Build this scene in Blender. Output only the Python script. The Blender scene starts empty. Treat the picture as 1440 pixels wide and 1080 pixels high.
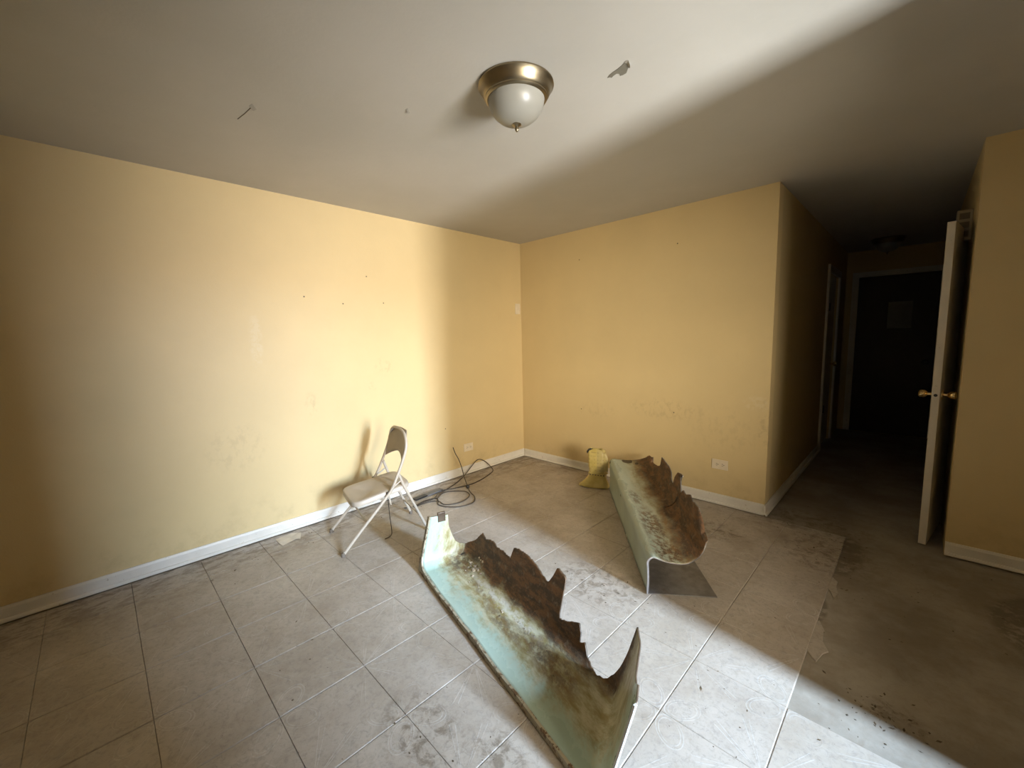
import bpy, bmesh, math, random
from mathutils import Vector, Matrix, noise as mnoise

random.seed(7)
S = bpy.context.scene
COL = S.collection
PI = math.pi

# ------------------------------------------------------------------ camera
cd = bpy.data.cameras.new('camera')
cam = bpy.data.objects.new('camera', cd)
COL.objects.link(cam)
cd.sensor_fit = 'HORIZONTAL'
cd.sensor_width = 36.0
cd.lens = 577.73 / 1440.0 * 36.0
cd.clip_start = 0.02
_r = Vector((0.71318315, 0.70061399, -0.0225794))
_d = Vector((0.06296024, -0.09610436, -0.99337805))
_f = Vector((-0.69814454, 0.70703889, -0.11265084))
cam.matrix_world = Matrix(((_r.x, -_d.x, -_f.x, 3.28036),
                           (_r.y, -_d.y, -_f.y, -3.50006),
                           (_r.z, -_d.z, -_f.z, 1.40350),
                           (0, 0, 0, 1)))
S.camera = cam

# ------------------------------------------------------------------ world, daylight, exposure
w = bpy.data.worlds.new('daylight_sky')
S.world = w
w.use_nodes = True
bg = w.node_tree.nodes['Background']
bg.inputs['Color'].default_value = (0.80, 0.90, 1.0, 1)
bg.inputs['Strength'].default_value = 0.12


def area(name, loc, target, sx, sy, energy, color):
    l = bpy.data.lights.new(name, 'AREA')
    l.shape = 'RECTANGLE'
    l.size, l.size_y, l.energy, l.color = sx, sy, energy, color
    o = bpy.data.objects.new(name, l)
    o.location = loc
    o.rotation_euler = (Vector(target) - Vector(loc)).to_track_quat('-Z', 'Y').to_euler()
    COL.objects.link(o)
    return o


# the narrow bright gap between the houses outside the window: sunlit ground below, open sky above
area('daylight_ground', (8.0, -2.38, -1.20), (0, -2.38, -1.20), 0.55, 2.6, 680, (0.93, 0.97, 1.0))
area('daylight_middle', (8.0, -2.30, 0.90), (0, -2.30, 0.90), 0.34, 1.6, 385, (1.0, 0.95, 0.96))
area('daylight_sky', (8.0, -2.28, 4.10), (0, -2.28, 4.10), 0.28, 4.8, 2450, (0.56, 0.75, 1.0))
# added fill lamp outside the window, brightening only the back left corner
area('fill_back_corner', (6.58, -3.78, 1.40), (0, -3.78, 1.40), 1.65, 1.8, 420, (1.0, 0.88, 0.70))

S.view_settings.view_transform = 'Standard'
S.view_settings.look = 'None'
S.view_settings.gamma = 1.0
S.view_settings.use_curve_mapping = False
S.view_settings.exposure = 0.45

H = 2.45
XR = 4.35      # window wall
XE = 2.52      # end of the back wall, left side of the hallway
XH = 3.48      # right side of the hallway
YE = 3.90      # end of the hallway
YR = -4.60     # wall behind the camera


# ------------------------------------------------------------------ node helpers
class NT:
    def __init__(self, name):
        self.m = bpy.data.materials.new(name)
        self.m.use_nodes = True
        self.t = self.m.node_tree
        self.b = self.t.nodes['Principled BSDF']

    def n(self, typ, **kw):
        nd = self.t.nodes.new(typ)
        for k, v in kw.items():
            setattr(nd, k, v)
        return nd

    def put(self, sock, val):
        if isinstance(val, bpy.types.NodeSocket):
            self.t.links.new(val, sock)
        elif val is not None:
            if isinstance(val, (tuple, list)) and len(val) == 3 and sock.type == 'RGBA':
                val = (*val, 1)
            sock.default_value = val

    def math(self, op, a, b=0.0, c=0.0, clamp=False):
        nd = self.n('ShaderNodeMath', operation=op, use_clamp=clamp)
        self.put(nd.inputs[0], a)
        self.put(nd.inputs[1], b)
        if op in ('MULTIPLY_ADD', 'SMOOTH_MIN', 'SMOOTH_MAX'):
            self.put(nd.inputs[2], c)
        return nd.outputs[0]

    def add(self, a, b): return self.math('ADD', a, b)
    def sub(self, a, b): return self.math('SUBTRACT', a, b)
    def mul(self, a, b): return self.math('MULTIPLY', a, b)
    def mx(self, a, b): return self.math('MAXIMUM', a, b)
    def mn(self, a, b): return self.math('MINIMUM', a, b)

    def step(self, v, lo, hi):
        nd = self.n('ShaderNodeMapRange', interpolation_type='SMOOTHSTEP')
        if lo > hi:
            lo, hi, o0, o1 = hi, lo, 1.0, 0.0
        else:
            o0, o1 = 0.0, 1.0
        self.put(nd.inputs[0], v)
        self.put(nd.inputs[1], lo)
        self.put(nd.inputs[2], hi)
        self.put(nd.inputs[3], o0)
        self.put(nd.inputs[4], o1)
        return nd.outputs[0]

    def noise(self, vec, scale, detail=4.0, rough=0.55, stretch=None, offset=(0, 0, 0), distort=0.0):
        if stretch or any(offset):
            mp = self.n('ShaderNodeMapping')
            self.put(mp.inputs[0], vec)
            mp.inputs['Location'].default_value = offset
            if stretch:
                mp.inputs['Scale'].default_value = stretch
            vec = mp.outputs[0]
        nd = self.n('ShaderNodeTexNoise')
        self.put(nd.inputs['Vector'], vec)
        nd.inputs['Scale'].default_value = scale
        nd.inputs['Detail'].default_value = detail
        nd.inputs['Roughness'].default_value = rough
        nd.inputs['Distortion'].default_value = distort
        return nd.outputs[0]

    def mix(self, f, a, b, mode='MIX'):
        nd = self.n('ShaderNodeMix', data_type='RGBA', blend_type=mode)
        self.put(nd.inputs[0], f)
        self.put(nd.inputs[6], a)
        self.put(nd.inputs[7], b)
        return nd.outputs[2]

    def obj(self):
        return self.n('ShaderNodeTexCoord').outputs['Object']

    def pos(self):
        return self.n('ShaderNodeNewGeometry').outputs['Position']

    def xyz(self, v):
        nd = self.n('ShaderNodeSeparateXYZ')
        self.put(nd.inputs[0], v)
        return nd.outputs

    def blob(self, coords, centre, radii, soft=0.6):
        """soft ellipse mask around a spot, coords = list of scalar sockets"""
        acc = None
        for c, c0, r in zip(coords, centre, radii):
            t = self.mul(self.sub(c, c0), 1.0 / r)
            t = self.mul(t, t)
            acc = t if acc is None else self.add(acc, t)
        return self.step(acc, 1.0, 1.0 - soft)

    def bump(self, h, strength=0.3, dist=0.01):
        nd = self.n('ShaderNodeBump')
        nd.inputs['Strength'].default_value = strength
        nd.inputs['Distance'].default_value = dist
        self.put(nd.inputs['Height'], h)
        self.put(self.b.inputs['Normal'], nd.outputs[0])

    def out(self, col=None, rough=None, metal=None, spec=None):
        self.put(self.b.inputs['Base Color'], col)
        self.put(self.b.inputs['Roughness'], rough)
        self.put(self.b.inputs['Metallic'], metal)
        if spec is not None:
            self.b.inputs['Specular IOR Level'].default_value = spec
        return self.m


def plain(name, col, rough=0.6, metal=0.0, var=0.12, scale=14.0, bump=0.0):
    k = NT(name)
    o = k.obj()
    nz = k.noise(o, scale, 5)
    dark = tuple(c * (1 - var) for c in col)
    light = tuple(min(1, c * (1 + var)) for c in col)
    c = k.mix(k.step(nz, 0.3, 0.7), dark, light)
    if bump:
        k.bump(k.noise(o, scale * 6, 3), bump, 0.004)
    return k.out(c, rough, metal)


def wall_paint(name, scuffs=(), pale=(), base=(0.65, 0.505, 0.262)):
    """yellow emulsion; scuffs / pale: (x, y, z, rx, ry, rz) worn spots"""
    k = NT(name)
    p = k.pos()
    x, y, z = k.xyz(p)
    big = k.noise(p, 1.3, 5, 0.6)
    fine = k.noise(p, 45, 3, 0.6)
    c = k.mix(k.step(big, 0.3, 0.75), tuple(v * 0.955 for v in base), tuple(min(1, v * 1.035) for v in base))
    c = k.mix(k.mul(k.step(fine, 0.35, 0.75), 0.10), c, (0.60, 0.51, 0.31))
    # grime collecting low down on the wall
    low = k.mul(k.step(z, 0.45, 0.05), k.step(k.noise(p, 5, 6, 0.7), 0.45, 0.75))
    c = k.mix(k.mul(low, 0.35), c, (0.34, 0.24, 0.12))
    for s in scuffs:
        m = k.blob((x, y, z), s[:3], s[3:6], 0.9)
        m = k.mul(m, k.step(k.noise(p, 22, 5, 0.7, stretch=(1, 1, 0.7)), 0.47, 0.63))
        c = k.mix(k.mul(m, (s[6] if len(s) > 6 else 0.45) * 0.5), c, (0.30, 0.21, 0.12))
    for s in pale:
        m = k.blob((x, y, z), s[:3], s[3:6], 0.7)
        m = k.mul(m, k.step(k.noise(p, 18, 5, 0.7), 0.40, 0.60))
        c = k.mix(k.mul(m, 0.35), c, (0.72, 0.62, 0.42))
    hgt = k.add(k.mul(k.noise(p, 9, 4), 0.5), k.mul(k.noise(p, 120, 2), 0.25))
    k.bump(hgt, 0.22, 0.010)
    return k.out(c, 0.52)


def ceiling_paint():
    k = NT('ceiling_paint')
    p = k.pos()
    c = k.mix(k.step(k.noise(p, 1.1, 5, 0.6), 0.3, 0.7), (0.46, 0.44, 0.385), (0.51, 0.485, 0.43))
    c = k.mix(k.mul(k.step(k.noise(p, 30, 4, 0.65), 0.55, 0.8), 0.12), c, (0.58, 0.56, 0.50))
    k.bump(k.add(k.mul(k.noise(p, 4, 5), 1.0), k.mul(k.noise(p, 60, 3), 0.2)), 0.22, 0.012)
    return k.out(c, 0.7)


def dirt_nodes(k, p, x, y):
    """shared dirt of the floor: general soil, heavier lines along the walls, a few stained spots"""
    soil = k.step(k.noise(p, 2.2, 7, 0.68), 0.42, 0.70)
    fine = k.step(k.noise(p, 26, 6, 0.75, distort=0.4), 0.50, 0.72)
    streak = k.step(k.noise(p, 9, 6, 0.7, stretch=(2.2, 1, 1), distort=0.6), 0.55, 0.72)
    edge_l = k.mul(k.step(x, 0.55, 0.02), k.step(k.noise(p, 8, 6, 0.7, stretch=(2.4, 0.9, 1)), 0.46, 0.58))
    edge_b = k.mul(k.step(y, -0.45, -0.02), k.step(k.noise(p, 8, 6, 0.7, stretch=(0.9, 2.4, 1), offset=(3, 0, 0)), 0.50, 0.63))
    spots = None
    for cx, cy, rx, ry in ((2.05, -1.62, 0.34, 0.22), (2.10, -2.80, 0.26, 0.16), (2.35, -2.66, 0.15, 0.10), (2.30, -1.30, 0.18, 0.14),
                           (2.95, -0.35, 0.30, 0.40), (3.30, -1.58, 0.13, 0.10), (2.75, 0.1, 0.5, 0.25), (2.3, -0.5, 0.3, 0.2)):
        b = k.blob((x, y), (cx, cy), (rx, ry), 0.9)
        spots = b if spots is None else k.mx(spots, b)
    spots = k.mul(spots, k.step(k.noise(p, 17, 6, 0.75, distort=0.5), 0.46, 0.62))
    return soil, fine, streak, edge_l, edge_b, spots


def tile_mat():
    k = NT('vinyl_tile')
    p = k.pos()
    x, y, z = k.xyz(p)
    ox, oy, oz = k.xyz(k.obj())
    soil, fine, streak, el, eb, spots = dirt_nodes(k, p, x, y)
    c = k.mix(k.step(k.noise(p, 3.5, 6, 0.65), 0.3, 0.7), (0.405, 0.355, 0.30), (0.49, 0.44, 0.38))
    c = k.mix(k.mul(k.step(k.noise(p, 70, 3, 0.7), 0.45, 0.7), 0.18), c, (0.40, 0.36, 0.30))
    info = k.n('ShaderNodeObjectInfo').outputs['Random']
    c = k.mix(k.mul(info, 0.16), c, (0.46, 0.40, 0.32))
    # printed line pattern: petals on two opposite corners, double rays to the other two
    line = None
    q = 0.1680
    r2 = 0.70710678
    for sx in (1, -1):
        ax = k.sub(q, k.mul(ox, sx))
        ay = k.sub(q, k.mul(oy, sx))
        a = k.mul(k.add(ax, ay), r2)
        b = k.mul(k.sub(ax, ay), r2)
        ea = k.mul(k.sub(a, 0.082), 1 / 0.066)
        eb_ = k.mul(b, 1 / 0.043)
        e = k.math('SQRT', k.add(k.mul(ea, ea), k.mul(eb_, eb_)))
        for r0 in (1.0, 0.80):
            l = k.step(k.math('ABSOLUTE', k.sub(e, r0)), 0.055, 0.02)
            line = l if line is None else k.mx(line, l)
    # rays
    for sx in (1, -1):
        ax = k.sub(q, k.mul(ox, sx))
        ay = k.add(q, k.mul(oy, sx))
        a = k.mul(k.add(ax, ay), r2)
        b = k.math('ABSOLUTE', k.mul(k.sub(ax, ay), r2))
        inr = k.mul(k.step(a, 0.02, 0.03), k.step(a, 0.20, 0.19))
        for kk in (0.36, 0.25):
            l = k.step(k.math('ABSOLUTE', k.sub(b, k.mul(a, kk))), 0.0026, 0.0010)
            line = k.mx(line, k.mul(l, inr))
    worn = k.step(k.noise(p, 6, 5, 0.7), 0.38, 0.58)
    c = k.mix(k.mul(k.mul(line, worn), 0.55), c, (0.56, 0.535, 0.49))
    c = k.mix(k.mul(soil, 0.45), c, (0.28, 0.22, 0.145))
    c = k.mix(k.mul(fine, 0.30), c, (0.24, 0.19, 0.13))
    mott = k.step(k.noise(p, 42, 6, 0.8, distort=0.8, offset=(2, 5, 1)), 0.47, 0.66)
    c = k.mix(k.mul(mott, 0.48), c, (0.235, 0.215, 0.19))
    speck = k.step(k.noise(p, 120, 3, 0.6, offset=(7, 1, 0)), 0.68, 0.74)
    c = k.mix(k.mul(speck, 0.55), c, (0.10, 0.08, 0.055))
    c = k.mix(k.mul(streak, 0.12), c, (0.20, 0.15, 0.10))
    c = k.mix(k.mul(el, 0.72), c, (0.15, 0.11, 0.07))
    c = k.mix(k.mul(eb, 0.55), c, (0.15, 0.11, 0.07))
    c = k.mix(k.mul(spots, 0.66), c, (0.13, 0.10, 0.065))
    k.bump(k.add(k.mul(line, 0.6), k.mul(k.noise(p, 60, 3), 0.5)), 0.18, 0.003)
    return k.out(c, k.add(0.40, k.mul(soil, 0.25)), spec=0.4)


def subfloor_mat():
    k = NT('bare_subfloor')
    p = k.pos()
    x, y, z = k.xyz(p)
    soil, fine, streak, el, eb, spots = dirt_nodes(k, p, x, y)
    c = k.mix(k.step(k.noise(p, 2.6, 7, 0.7), 0.35, 0.68), (0.235, 0.20, 0.155), (0.35, 0.315, 0.26))
    glue = k.mx(k.blob((x, y), (3.02, -0.30), (0.12, 0.36), 0.5), k.blob((x, y), (2.99, -1.05), (0.06, 0.16), 0.5))
    glue = k.mx(glue, k.blob((x, y), (3.95, -0.55), (0.36, 0.42), 0.25))
    glue = k.mul(glue, k.step(k.noise(p, 11, 6, 0.75), 0.40, 0.50))
    c = k.mix(k.mul(glue, 0.72), c, (0.13, 0.105, 0.08))
    c = k.mix(k.mul(fine, 0.28), c, (0.20, 0.15, 0.10))
    c = k.mix(k.mul(streak, 0.25), c, (0.17, 0.12, 0.075))
    c = k.mix(k.mul(spots, 0.6), c, (0.12, 0.085, 0.05))
    k.bump(k.add(k.noise(p, 14, 5), k.mul(k.noise(p, 90, 3), 0.5)), 0.30, 0.006)
    return k.out(c, 0.72)


def enamel(name, s_stain, s_rust, spots=(), chips=(), pale=None, tint=(0.40, 0.485, 0.425)):
    """tub inside, from UV = (length u, developed width s): mint enamel, stained, then rusted through"""
    k = NT(name)
    uv = k.n('ShaderNodeUVMap').outputs[0]
    u, s, _ = k.xyz(uv)
    n1 = k.noise(uv, 5.0, 6, 0.62)
    n2 = k.noise(uv, 26, 6, 0.68)
    n3 = k.noise(uv, 9, 6, 0.7, stretch=(1.0, 2.6, 1), offset=(4, 2, 0))
    n4 = k.noise(uv, 85, 4, 0.7)
    sd = k.add(s, k.add(k.mul(k.sub(n1, 0.5), 0.22), k.mul(k.sub(n2, 0.5), 0.10)))
    stain = k.step(sd, *s_stain)
    rust = k.step(sd, *s_rust)
    for cx, cy, rx, ry, w_ in spots:
        b = k.mul(k.blob((u, s), (cx, cy), (rx, ry), 0.9), w_)
        rust = k.mx(rust, k.mul(b, k.step(k.add(n2, k.mul(n1, 0.4)), 0.58, 0.80)))
    mint = k.mix(k.step(n1, 0.3, 0.7), tuple(v * 0.93 for v in tint), tint)
    mint = k.mix(k.mul(k.step(n4, 0.62, 0.72), 0.45), mint, (0.20, 0.15, 0.08))
    st = k.mix(k.step(n3, 0.35, 0.65), (0.52, 0.50, 0.35), (0.27, 0.225, 0.085))
    c = k.mix(k.mul(stain, k.step(k.add(n2, k.mul(stain, 0.25)), 0.36, 0.66)), mint, st)
    ru = k.mix(k.step(n3, 0.40, 0.62), (0.068, 0.042, 0.024), (0.185, 0.092, 0.038))
    ru = k.mix(k.mul(k.step(n2, 0.52, 0.72), 0.75), ru, (0.235, 0.185, 0.125))
    ru = k.mix(k.mul(k.step(n4, 0.55, 0.72), 0.5), ru, (0.04, 0.025, 0.015))
    c = k.mix(rust, c, ru)
    if pale:  # flaky pale band, with the highlight along the bend painted into its colour
        pm = k.mul(k.blob((u, k.add(s, k.mul(k.sub(n1, 0.5), 0.05))), pale[:2], pale[2:], 0.9), k.step(n2, 0.38, 0.58))
        c = k.mix(k.mul(pm, 0.8), c, (0.56, 0.54, 0.46))
    for cx, cy, rx, ry in chips:
        ch = k.step(k.add(k.blob((u, s), (cx, cy), (rx, ry), 0.8), k.mul(k.sub(n2, 0.5), 0.9)), 0.50, 0.56)
        c = k.mix(ch, c, (0.035, 0.028, 0.02))
    k.bump(k.mul(k.add(n2, k.mul(n4, 0.4)), k.add(0.06, rust)), 0.55, 0.006)
    return k.out(c, k.add(0.27, k.mul(k.mx(rust, k.mul(stain, 0.45)), 0.42)))


def raw_steel(name, a=(0.16, 0.15, 0.145), b=(0.28, 0.27, 0.26), rust=0.35):
    k = NT(name)
    o = k.obj()
    c = k.mix(k.step(k.noise(o, 7, 6, 0.65), 0.35, 0.7), a, b)
    c = k.mix(k.mul(k.step(k.noise(o, 16, 6, 0.7), 0.55, 0.7), rust), c, (0.16, 0.08, 0.035))
    k.bump(k.noise(o, 45, 4), 0.25, 0.004)
    return k.out(c, 0.42, 0.35)


def chipped(name, paint, under, amount=0.5, rough=0.45):
    k = NT(name)
    o = k.obj()
    c = k.mix(k.step(k.noise(o, 6, 5), 0.3, 0.7), tuple(v * 0.9 for v in paint), paint)
    c = k.mix(k.step(k.noise(o, 28, 6, 0.7), 0.66 - amount * 0.2, 0.72 - amount * 0.2), c, under)
    return k.out(c, rough)


M = {}
M['wall_left'] = wall_paint('yellow_paint_left_wall', scuffs=((0, -1.75, 1.18, .1, .10, .10, .5), (0, -2.37, 0.93, .1, .06, .12, .5), (0, -2.87, 0.69, .1, .22, .20, .3),
                                                              (0, -1.86, 1.02, .1, .05, .05, .4)),
                            pale=((0, -2.70, 1.42, .1, .05, .22),))
M['wall_back'] = wall_paint('yellow_paint_back_wall', scuffs=((1.70, 0, 0.74, .42, .1, .12, .45), (2.2, 0, 0.62, .35, .1, .25, .25), (2.50, 0, 0.70, .06, .1, .30, .5), (1.0, 0, 0.66, .3, .1, .1, .25)),
                            pale=((2.44, 0, 0.86, .12, .1, .07),))
M['wall'] = wall_paint('yellow_paint')
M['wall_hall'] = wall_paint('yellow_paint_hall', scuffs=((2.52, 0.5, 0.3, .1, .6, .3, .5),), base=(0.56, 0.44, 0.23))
M['ceiling'] = ceiling_paint()
M['tile'] = tile_mat()
M['subfloor'] = subfloor_mat()
M['trim'] = chipped('white_trim_paint', (0.74, 0.70, 0.62), (0.42, 0.34, 0.24), 0.15)
M['trim_gap'] = plain('trim_gap', (0.05, 0.04, 0.03), 0.8)
M['door'] = chipped('door_paint', (0.66, 0.60, 0.50), (0.30, 0.24, 0.17), 0.05)
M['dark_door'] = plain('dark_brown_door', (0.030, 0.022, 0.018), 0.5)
M['paper'] = plain('paper', (0.30, 0.30, 0.26), 0.8, var=0.05)
M['scrap'] = plain('torn_paper', (0.66, 0.60, 0.50), 0.85, var=0.1)
M['brass'] = plain('brushed_brass', (0.30, 0.245, 0.155), 0.36, 1.0, var=0.12, scale=8)
M['bright_brass'] = plain('bright_brass', (0.75, 0.56, 0.28), 0.20, 1.0, var=0.05)
M['dark_metal'] = plain('dark_metal', (0.05, 0.045, 0.04), 0.5, 0.6)
M['chair'] = plain('beige_chair_enamel', (0.47, 0.405, 0.32), 0.42, 0.0, var=0.06, scale=5)
M['chair_dark'] = plain('worn_chair_back', (0.36, 0.295, 0.215), 0.5, 0.0, var=0.08, scale=6)
M['rubber'] = plain('rubber', (0.16, 0.13, 0.10), 0.8)
M['cable'] = plain('black_cable', (0.055, 0.042, 0.030), 0.5)
M['black'] = plain('black_plastic', (0.022, 0.02, 0.018), 0.45)
M['grey'] = plain('grey_metal_strip', (0.15, 0.145, 0.14), 0.45, 0.3)
M['plate'] = plain('ivory_plate', (0.72, 0.62, 0.46), 0.4, var=0.04)
M['slot'] = plain('socket_slots', (0.10, 0.075, 0.045), 0.6)
M['debris'] = plain('dirt_crumbs', (0.10, 0.072, 0.042), 0.9, var=0.4, scale=30)
M['steel'] = raw_steel('raw_grey_steel', rust=0.30)
M['steel_brown'] = raw_steel('raw_rusty_steel', (0.075, 0.05, 0.032), (0.17, 0.13, 0.09), 0.6)
M['rim_a'] = chipped('worn_rim_edge', (0.40, 0.36, 0.26), (0.12, 0.07, 0.035), 0.75)
M['rust_flakes'] = plain('rust_flakes', (0.36, 0.30, 0.22), 0.8, var=0.5, scale=40)
M['enamel_a'] = enamel('stained_mint_enamel_front', (0.03, 0.15), (0.235, 0.32),
                       spots=((0.10, 0.27, 0.20, 0.18, 0.9), (1.05, 0.21, 0.28, 0.07, 0.7), (0.75, 0.16, 0.30, 0.05, 0.6), (1.15, 0.20, 0.22, 0.10, 0.7), (0.45, 0.20, 0.3, 0.05, 0.6)),
                       chips=((0.02, 0.27, 0.015, 0.03),), tint=(0.43, 0.57, 0.49), pale=(0.62, 0.232, 0.50, 0.035))
M['enamel_b'] = enamel('stained_mint_enamel_rear', (0.30, 0.54), (0.41, 0.55),
                       spots=((0.75, 0.36, 0.14, 0.06, 0.7), (1.15, 0.40, 0.35, 0.10, 0.9), (1.42, 0.42, 0.16, 0.14, 1.0), (0.9, 0.05, 0.05, 0.02, 0.9)),
                       chips=((0.03, 0.43, 0.06, 0.06), (0.09, 0.50, 0.03, 0.02), (0.03, 0.27, 0.03, 0.015), (0.62, 0.23, 0.02, 0.012)))


def glass_mat():
    k = NT('frosted_glass')
    return k.out((0.285, 0.275, 0.235), 0.34, 0.0)


M['glass'] = glass_mat()


def bag_mat():
    k = NT('yellow_bag_plastic')
    o = k.obj()
    x, y, z = k.xyz(o)
    c = k.mix(k.step(k.noise(o, 12, 5), 0.35, 0.7), (0.50, 0.39, 0.11), (0.62, 0.50, 0.19))
    # faded print rows and a greyish panel on the upper part
    up = k.step(z, 0.15, 0.17)
    panel = k.mul(k.mul(up, k.step(x, 0.02, 0.03)), 0.55)
    c = k.mix(panel, c, (0.40, 0.33, 0.16))
    rows = k.mul(k.step(k.math('SINE', k.mul(z, 190)), 0.45, 0.8), k.step(k.noise(o, 60, 2, stretch=(1, 1, 0.2)), 0.48, 0.6))
    c = k.mix(k.mul(k.mul(rows, up), 0.5), c, (0.24, 0.17, 0.06))
    k.bump(k.noise(o, 26, 5), 0.5, 0.01)
    return k.out(c, 0.42)


M['bag'] = bag_mat()


# ------------------------------------------------------------------ mesh helpers
def tag(o, label=None, cat=None, group=None, kind=None):
    if label: o['label'] = label
    if cat: o['category'] = cat
    if group: o['group'] = group
    if kind: o['kind'] = kind
    return o


def link(name, me, parent=None, mats=()):
    o = bpy.data.objects.new(name, me)
    COL.objects.link(o)
    for m in mats:
        me.materials.append(m)
    if parent:
        o.parent = parent
    return o


class MB:
    def __init__(self):
        self.v, self.f = [], []

    def addv(self, vs, fs):
        b = len(self.v)
        self.v += [tuple(q) for q in vs]
        self.f += [tuple(i + b for i in q) for q in fs]

    def box(self, a, b):
        (x0, y0, z0), (x1, y1, z1) = a, b
        self.addv([(x0, y0, z0), (x1, y0, z0), (x1, y1, z0), (x0, y1, z0), (x0, y0, z1), (x1, y0, z1), (x1, y1, z1), (x0, y1, z1)],
                  [(0, 3, 2, 1), (4, 5, 6, 7), (0, 1, 5, 4), (1, 2, 6, 5), (2, 3, 7, 6), (3, 0, 4, 7)])
        return self

    def tube(self, pts, r, seg=10, cap=True):
        pts = [Vector(q) for q in pts]
        n = len(pts)
        rr = r if isinstance(r, (list, tuple)) else [r] * n
        up = None
        rings = []
        for i in range(n):
            t = (pts[min(i + 1, n - 1)] - pts[max(i - 1, 0)]).normalized()
            if up is None:
                a = Vector((0, 0, 1)) if abs(t.z) < 0.9 else Vector((1, 0, 0))
                up = (a - t * a.dot(t)).normalized()
            else:
                up = (up - t * up.dot(t)).normalized()
            s = t.cross(up)
            rings.append([pts[i] + (up * math.cos(2 * PI * j / seg) + s * math.sin(2 * PI * j / seg)) * rr[i] for j in range(seg)])
        vs = [q for ring in rings for q in ring]
        fs = [(i * seg + j, i * seg + (j + 1) % seg, (i + 1) * seg + (j + 1) % seg, (i + 1) * seg + j) for i in range(n - 1) for j in range(seg)]
        if cap:
            fs += [tuple(range(seg))[::-1], tuple((n - 1) * seg + j for j in range(seg))]
        self.addv(vs, fs)
        return self

    def lathe(self, prof, seg=48, axis='z', origin=(0, 0, 0)):
        """prof: (radius, height) list"""
        vs, fs = [], []
        for r, h in prof:
            for j in range(seg):
                a = 2 * PI * j / seg
                c, s = r * math.cos(a), r * math.sin(a)
                q = {'z': (c, s, h), 'x': (h, c, s), 'y': (s, h, c)}[axis]
                vs.append(tuple(q[i] + origin[i] for i in range(3)))
        n = len(prof)
        for i in range(n - 1):
            for j in range(seg):
                fs.append((i * seg + j, i * seg + (j + 1) % seg, (i + 1) * seg + (j + 1) % seg, (i + 1) * seg + j))
        fs += [tuple(range(seg))[::-1], tuple((n - 1) * seg + j for j in range(seg))]
        self.addv(vs, fs)
        return self

    def mesh(self, name, smooth=False, bevel=0.0, angle=None):
        me = bpy.data.meshes.new(name)
        me.from_pydata(self.v, [], self.f)
        bm = bmesh.new()
        bm.from_mesh(me)
        bmesh.ops.remove_doubles(bm, verts=bm.verts, dist=1e-5)
        bmesh.ops.recalc_face_normals(bm, faces=bm.faces)
        if bevel:
            bmesh.ops.bevel(bm, geom=bm.edges[:], offset=bevel, segments=2, affect='EDGES', profile=0.5, clamp_overlap=True)
        bm.to_mesh(me)
        bm.free()
        if smooth:
            for q in me.polygons:
                q.use_smooth = True
            if angle:
                me.set_sharp_from_angle(angle=math.radians(angle))
        me.update()
        return me

    def build(self, name, mat, parent=None, **kw):
        return link(name, self.mesh(name, **kw), parent, [mat])


def box(name, a, b, mat, parent=None, bevel=0.0):
    return MB().box(a, b).build(name, mat, parent, bevel=bevel)


def empty(name, loc, rz=0.0):
    o = bpy.data.objects.new(name, None)
    o.empty_display_size = 0.1
    o.location = loc
    o.rotation_euler = (0, 0, rz)
    COL.objects.link(o)
    return o


def struct(o, label, cat):
    return tag(o, label, cat, kind='structure')


def smooth_path(pts, n=8):
    pts = [Vector(q) for q in pts]
    out = []
    for i in range(len(pts) - 1):
        p0, p1, p2, p3 = pts[max(i - 1, 0)], pts[i], pts[i + 1], pts[min(i + 2, len(pts) - 1)]
        for j in range(n):
            t = j / n
            out.append(0.5 * ((2 * p1) + (p2 - p0) * t + (2 * p0 - 5 * p1 + 4 * p2 - p3) * t * t + (3 * p1 - p0 - 3 * p2 + p3) * t ** 3))
    out.append(pts[-1])
    return out


def interp(tab, x):
    if x <= tab[0][0]:
        return tab[0][1]
    for (a, b), (c, d) in zip(tab, tab[1:]):
        if x <= c:
            return b + (d - b) * (x - a) / (c - a) if c > a else d
    return tab[-1][1]


# ------------------------------------------------------------------ the room
floor = struct(box('floor', (-0.12, YR - 0.12, -0.10), (XR + 0.2, YE + 0.12, -0.006), M['subfloor']), 'grimy floor of patterned vinyl tiles with a bare patch by the hallway', 'floor')
struct(box('ceiling', (-0.12, YR - 0.12, H), (XR + 0.2, YE + 0.12, H + 0.12), M['ceiling']), 'off-white plastered ceiling crossed by a diagonal shadow', 'ceiling')
wl = struct(box('wall_left', (-0.12, YR - 0.12, -0.006), (0, 0.12, H), M['wall_left']), 'long yellow wall behind the folding chair', 'wall')
wb = struct(box('wall_back', (0, 0, -0.006), (XE, 0.12, H), M['wall_back']), 'yellow wall behind the yellow bag, ending at the hallway', 'wall')
struct(box('wall_front', (XH, 0.10, -0.006), (XR, 0.22, H), M['wall']), 'dim yellow wall right of the open door', 'wall')
struct(box('wall_rear', (0, YR - 0.12, -0.006), (XR + 0.2, YR, H), M['wall']), 'yellow wall opposite the hallway', 'wall')

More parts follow.
